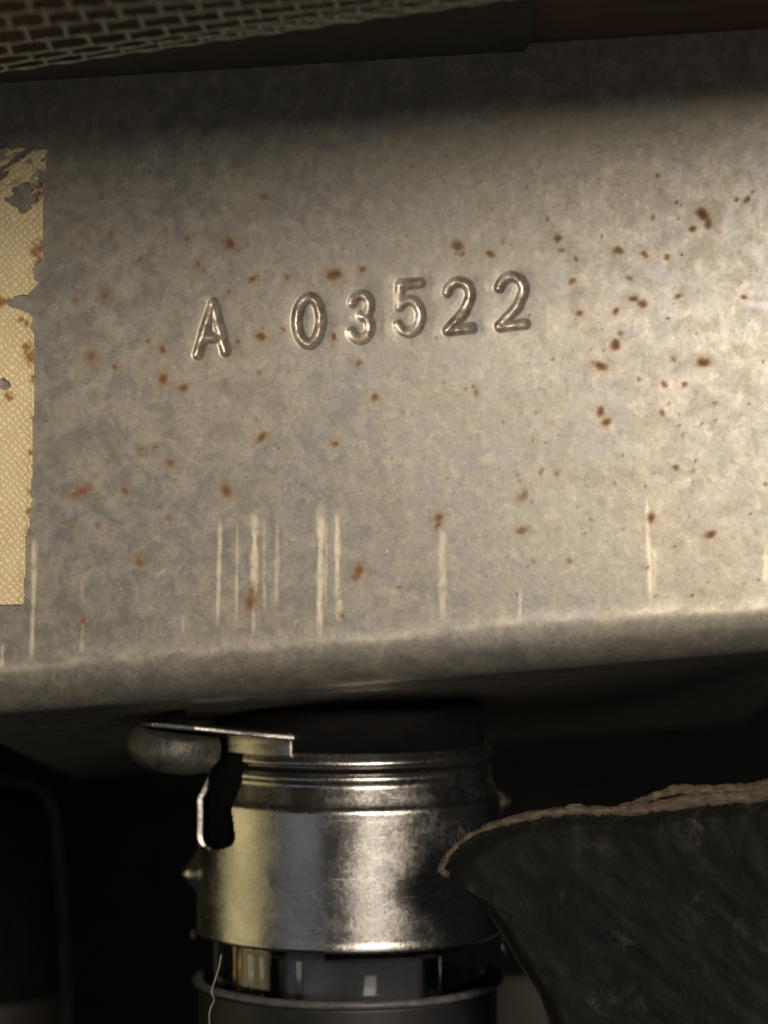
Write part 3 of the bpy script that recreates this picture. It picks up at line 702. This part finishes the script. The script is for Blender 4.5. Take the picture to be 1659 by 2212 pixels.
wp = smooth_line([P(-60, 1690, DL - 8) - lb, P(30, 1688, DL - 8) - lb, P(92, 1706, DL - 8) - lb, P(118, 1760, DL - 8) - lb, P(128, 1860, DL - 8) - lb, P(138, 2020, DL - 8) - lb, P(144, 2200, DL - 8) - lb, P(144, 2330, DL - 8) - lb], 60)
v_, f_ = tube(wp, 0.34, 10); obj('outline_rod', v_, f_, MAT_DULLBROWN, lt)  # thin dull rod following the shoulder and side of the envelope
# tan panel low behind the sleeve
vv, ff = box_mesh(0, 26, 0, 2, 0, 40)
o = obj('tan_board', vv, ff, MAT_TAN, None, False); p = P(1010, 2110, 60); o.location = Vector((p[0], p[1], p[2] - 40)) * S
bv = o.modifiers.new('bevel', 'BEVEL'); bv.width = 0.0006; bv.segments = 2
tag(o, 'dim tan board seen between black sleeve and vinyl flap', 'board')

# ================================================================== BLACK VINYL FLAP, right
DF = 4.5; KF = (DIST + DF) / FPX
fo = P(1500, 2420, DF)
flap = thing('vinyl_panel', 'black vinyl covered panel with frayed tan edge beside the tube', 'vinyl panel', fo)
edge_top = [(1900, 1690), (1780, 1706), (1659, 1726), (1560, 1734), (1480, 1742), (1391, 1755), (1319, 1760), (1240, 1757), (1151, 1768), (1080, 1782), (1030, 1802), (990, 1828), (966, 1852), (953, 1880)]
edge_left = [(972, 1902), (1012, 1926), (1050, 1968), (1085, 2020), (1120, 2080), (1152, 2130), (1172, 2170), (1190, 2230), (1215, 2330), (1240, 2420)]
ed = smooth_line(edge_top + edge_left, 230)
anchor = np.array([1900, 2420.0])
ks = np.concatenate([np.linspace(0, 0.12, 14)[:-1], np.linspace(0.12, 1, 46)])
EX = ed[:, 0][:, None] * (1 - ks) + anchor[0] * ks; EY = ed[:, 1][:, None] * (1 - ks) + anchor[1] * ks
dep = DF + 1.2 * (fbm(EX / 130, EY / 130, 12, 3) - 0.5) + 0.5 * (fbm(EX / 30, EY / 30, 14, 2) - 0.5) + 1.2 * (1 - sstep(0, 0.05, np.tile(ks, (len(ed), 1))))
dep += -np.clip((EX - 950) / 700, 0, 2) * 9.0
fr = np.stack([(EX - 829.5) / FPX * (dep + DIST), dep, (1106 - EY) / FPX * (dep + DIST)], -1) - fo
bk = fr + np.array([0, 1.1, 0])
nu_, nv_ = EX.shape; N_ = nu_ * nv_
F1 = grid_faces(nu_, nv_); F2 = F1[:, ::-1] + N_
e_ = np.arange(nu_ - 1) * nv_; F3 = np.stack([e_, e_ + nv_, e_ + nv_ + N_, e_ + N_], -1)[:, ::-1]
obj('vinyl_cover', np.vstack([fr.reshape(-1, 3), bk.reshape(-1, 3)]), np.vstack([F1[:, ::-1], F2[:, ::-1], F3]), MAT_VINYL, flap)
blob('lint_knot', 1240, 1744, DF - 2.4, 0.7, 0.5, 0.3, MAT_BACKING, flap, fo, 4, 0.5)
# frayed backing along the upper edge
def edge_strand(pts, radf, seed, up, dy, name='frayed_edge', sq=1.0):
    e = smooth_line(pts, 150); s_ = np.linspace(0, 1, 150)
    r_ = np.array([radf(x) for x in e[:, 0]]) * KF * (0.45 + 0.75 * fbm(s_ * 34, s_ * 0 + seed, seed, 4) + 0.35 * fbm(s_ * 9, s_ * 0 + seed, seed + 3, 2))
    dd = DF + 0.9 - (e[:, 0] - 950) / 700 * 9.0 + dy * 0.5
    c = np.stack([P(e[k, 0], e[k, 1] - up * radf(e[k, 0]) + 5 * (fbm(s_[k] * 22, seed * 1.0, seed, 3) - 0.5), dd[k]) - fo for k in range(150)])
    v_, f_ = tube(c, r_, 10, True, sq); v_ = v_ + min(0.10, 0.0009 * (pts[0][0] - pts[-1][0] + 60)) * (RNG.random(v_.shape) - 0.5)
    return obj(name, v_, f_, MAT_BACKING, flap)
edge_strand(edge_top, lambda x: np.interp(x, [950, 1000, 1150, 1300, 1659], [7, 7, 9, 12, 17]), 21, 0.55, 0.7, sq=1.6)
edge_strand([(1900, 1672), (1780, 1688), (1659, 1704), (1583, 1712), (1500, 1714), (1463, 1712), (1391, 1732), (1330, 1752), (1290, 1758)], lambda x: np.interp(x, [1240, 1350, 1500, 1659], [4, 6, 10, 13]), 33, 0.6, 1.2, 'frayed_edge', 1.3)
edge_strand([(962, 1856), (952, 1878), (962, 1888), (984, 1890)], lambda x: 7, 35, 0, -0.3, 'frayed_edge')
for k, (px, py, ln, an_) in enumerate([(1000, 1815, 34, 104), (1006, 1812, 26, 122), (994, 1818, 28, 95), (985, 1826, 26, 112), (1012, 1806, 24, 132), (1018, 1804, 20, 110), (978, 1834, 22, 120)]):
    a_ = math.radians(an_); dd = DF + 1.0 - (px - 950) / 700 * 9.0
    q0 = P(px, py, dd) - fo; q2 = P(px + ln * math.cos(a_), py - ln * math.sin(a_), dd + 0.6) - fo; q1 = (q0 + q2) / 2 + np.array([0.10 * math.sin(k * 2.3), 0, 0.05 * math.cos(k)])
    v_, f_ = tube(smooth_line([q0, q1, q2], 10), np.linspace(0.055, 0.015, 10), 6); obj('loose_thread', v_, f_, MAT_BACKING, flap)
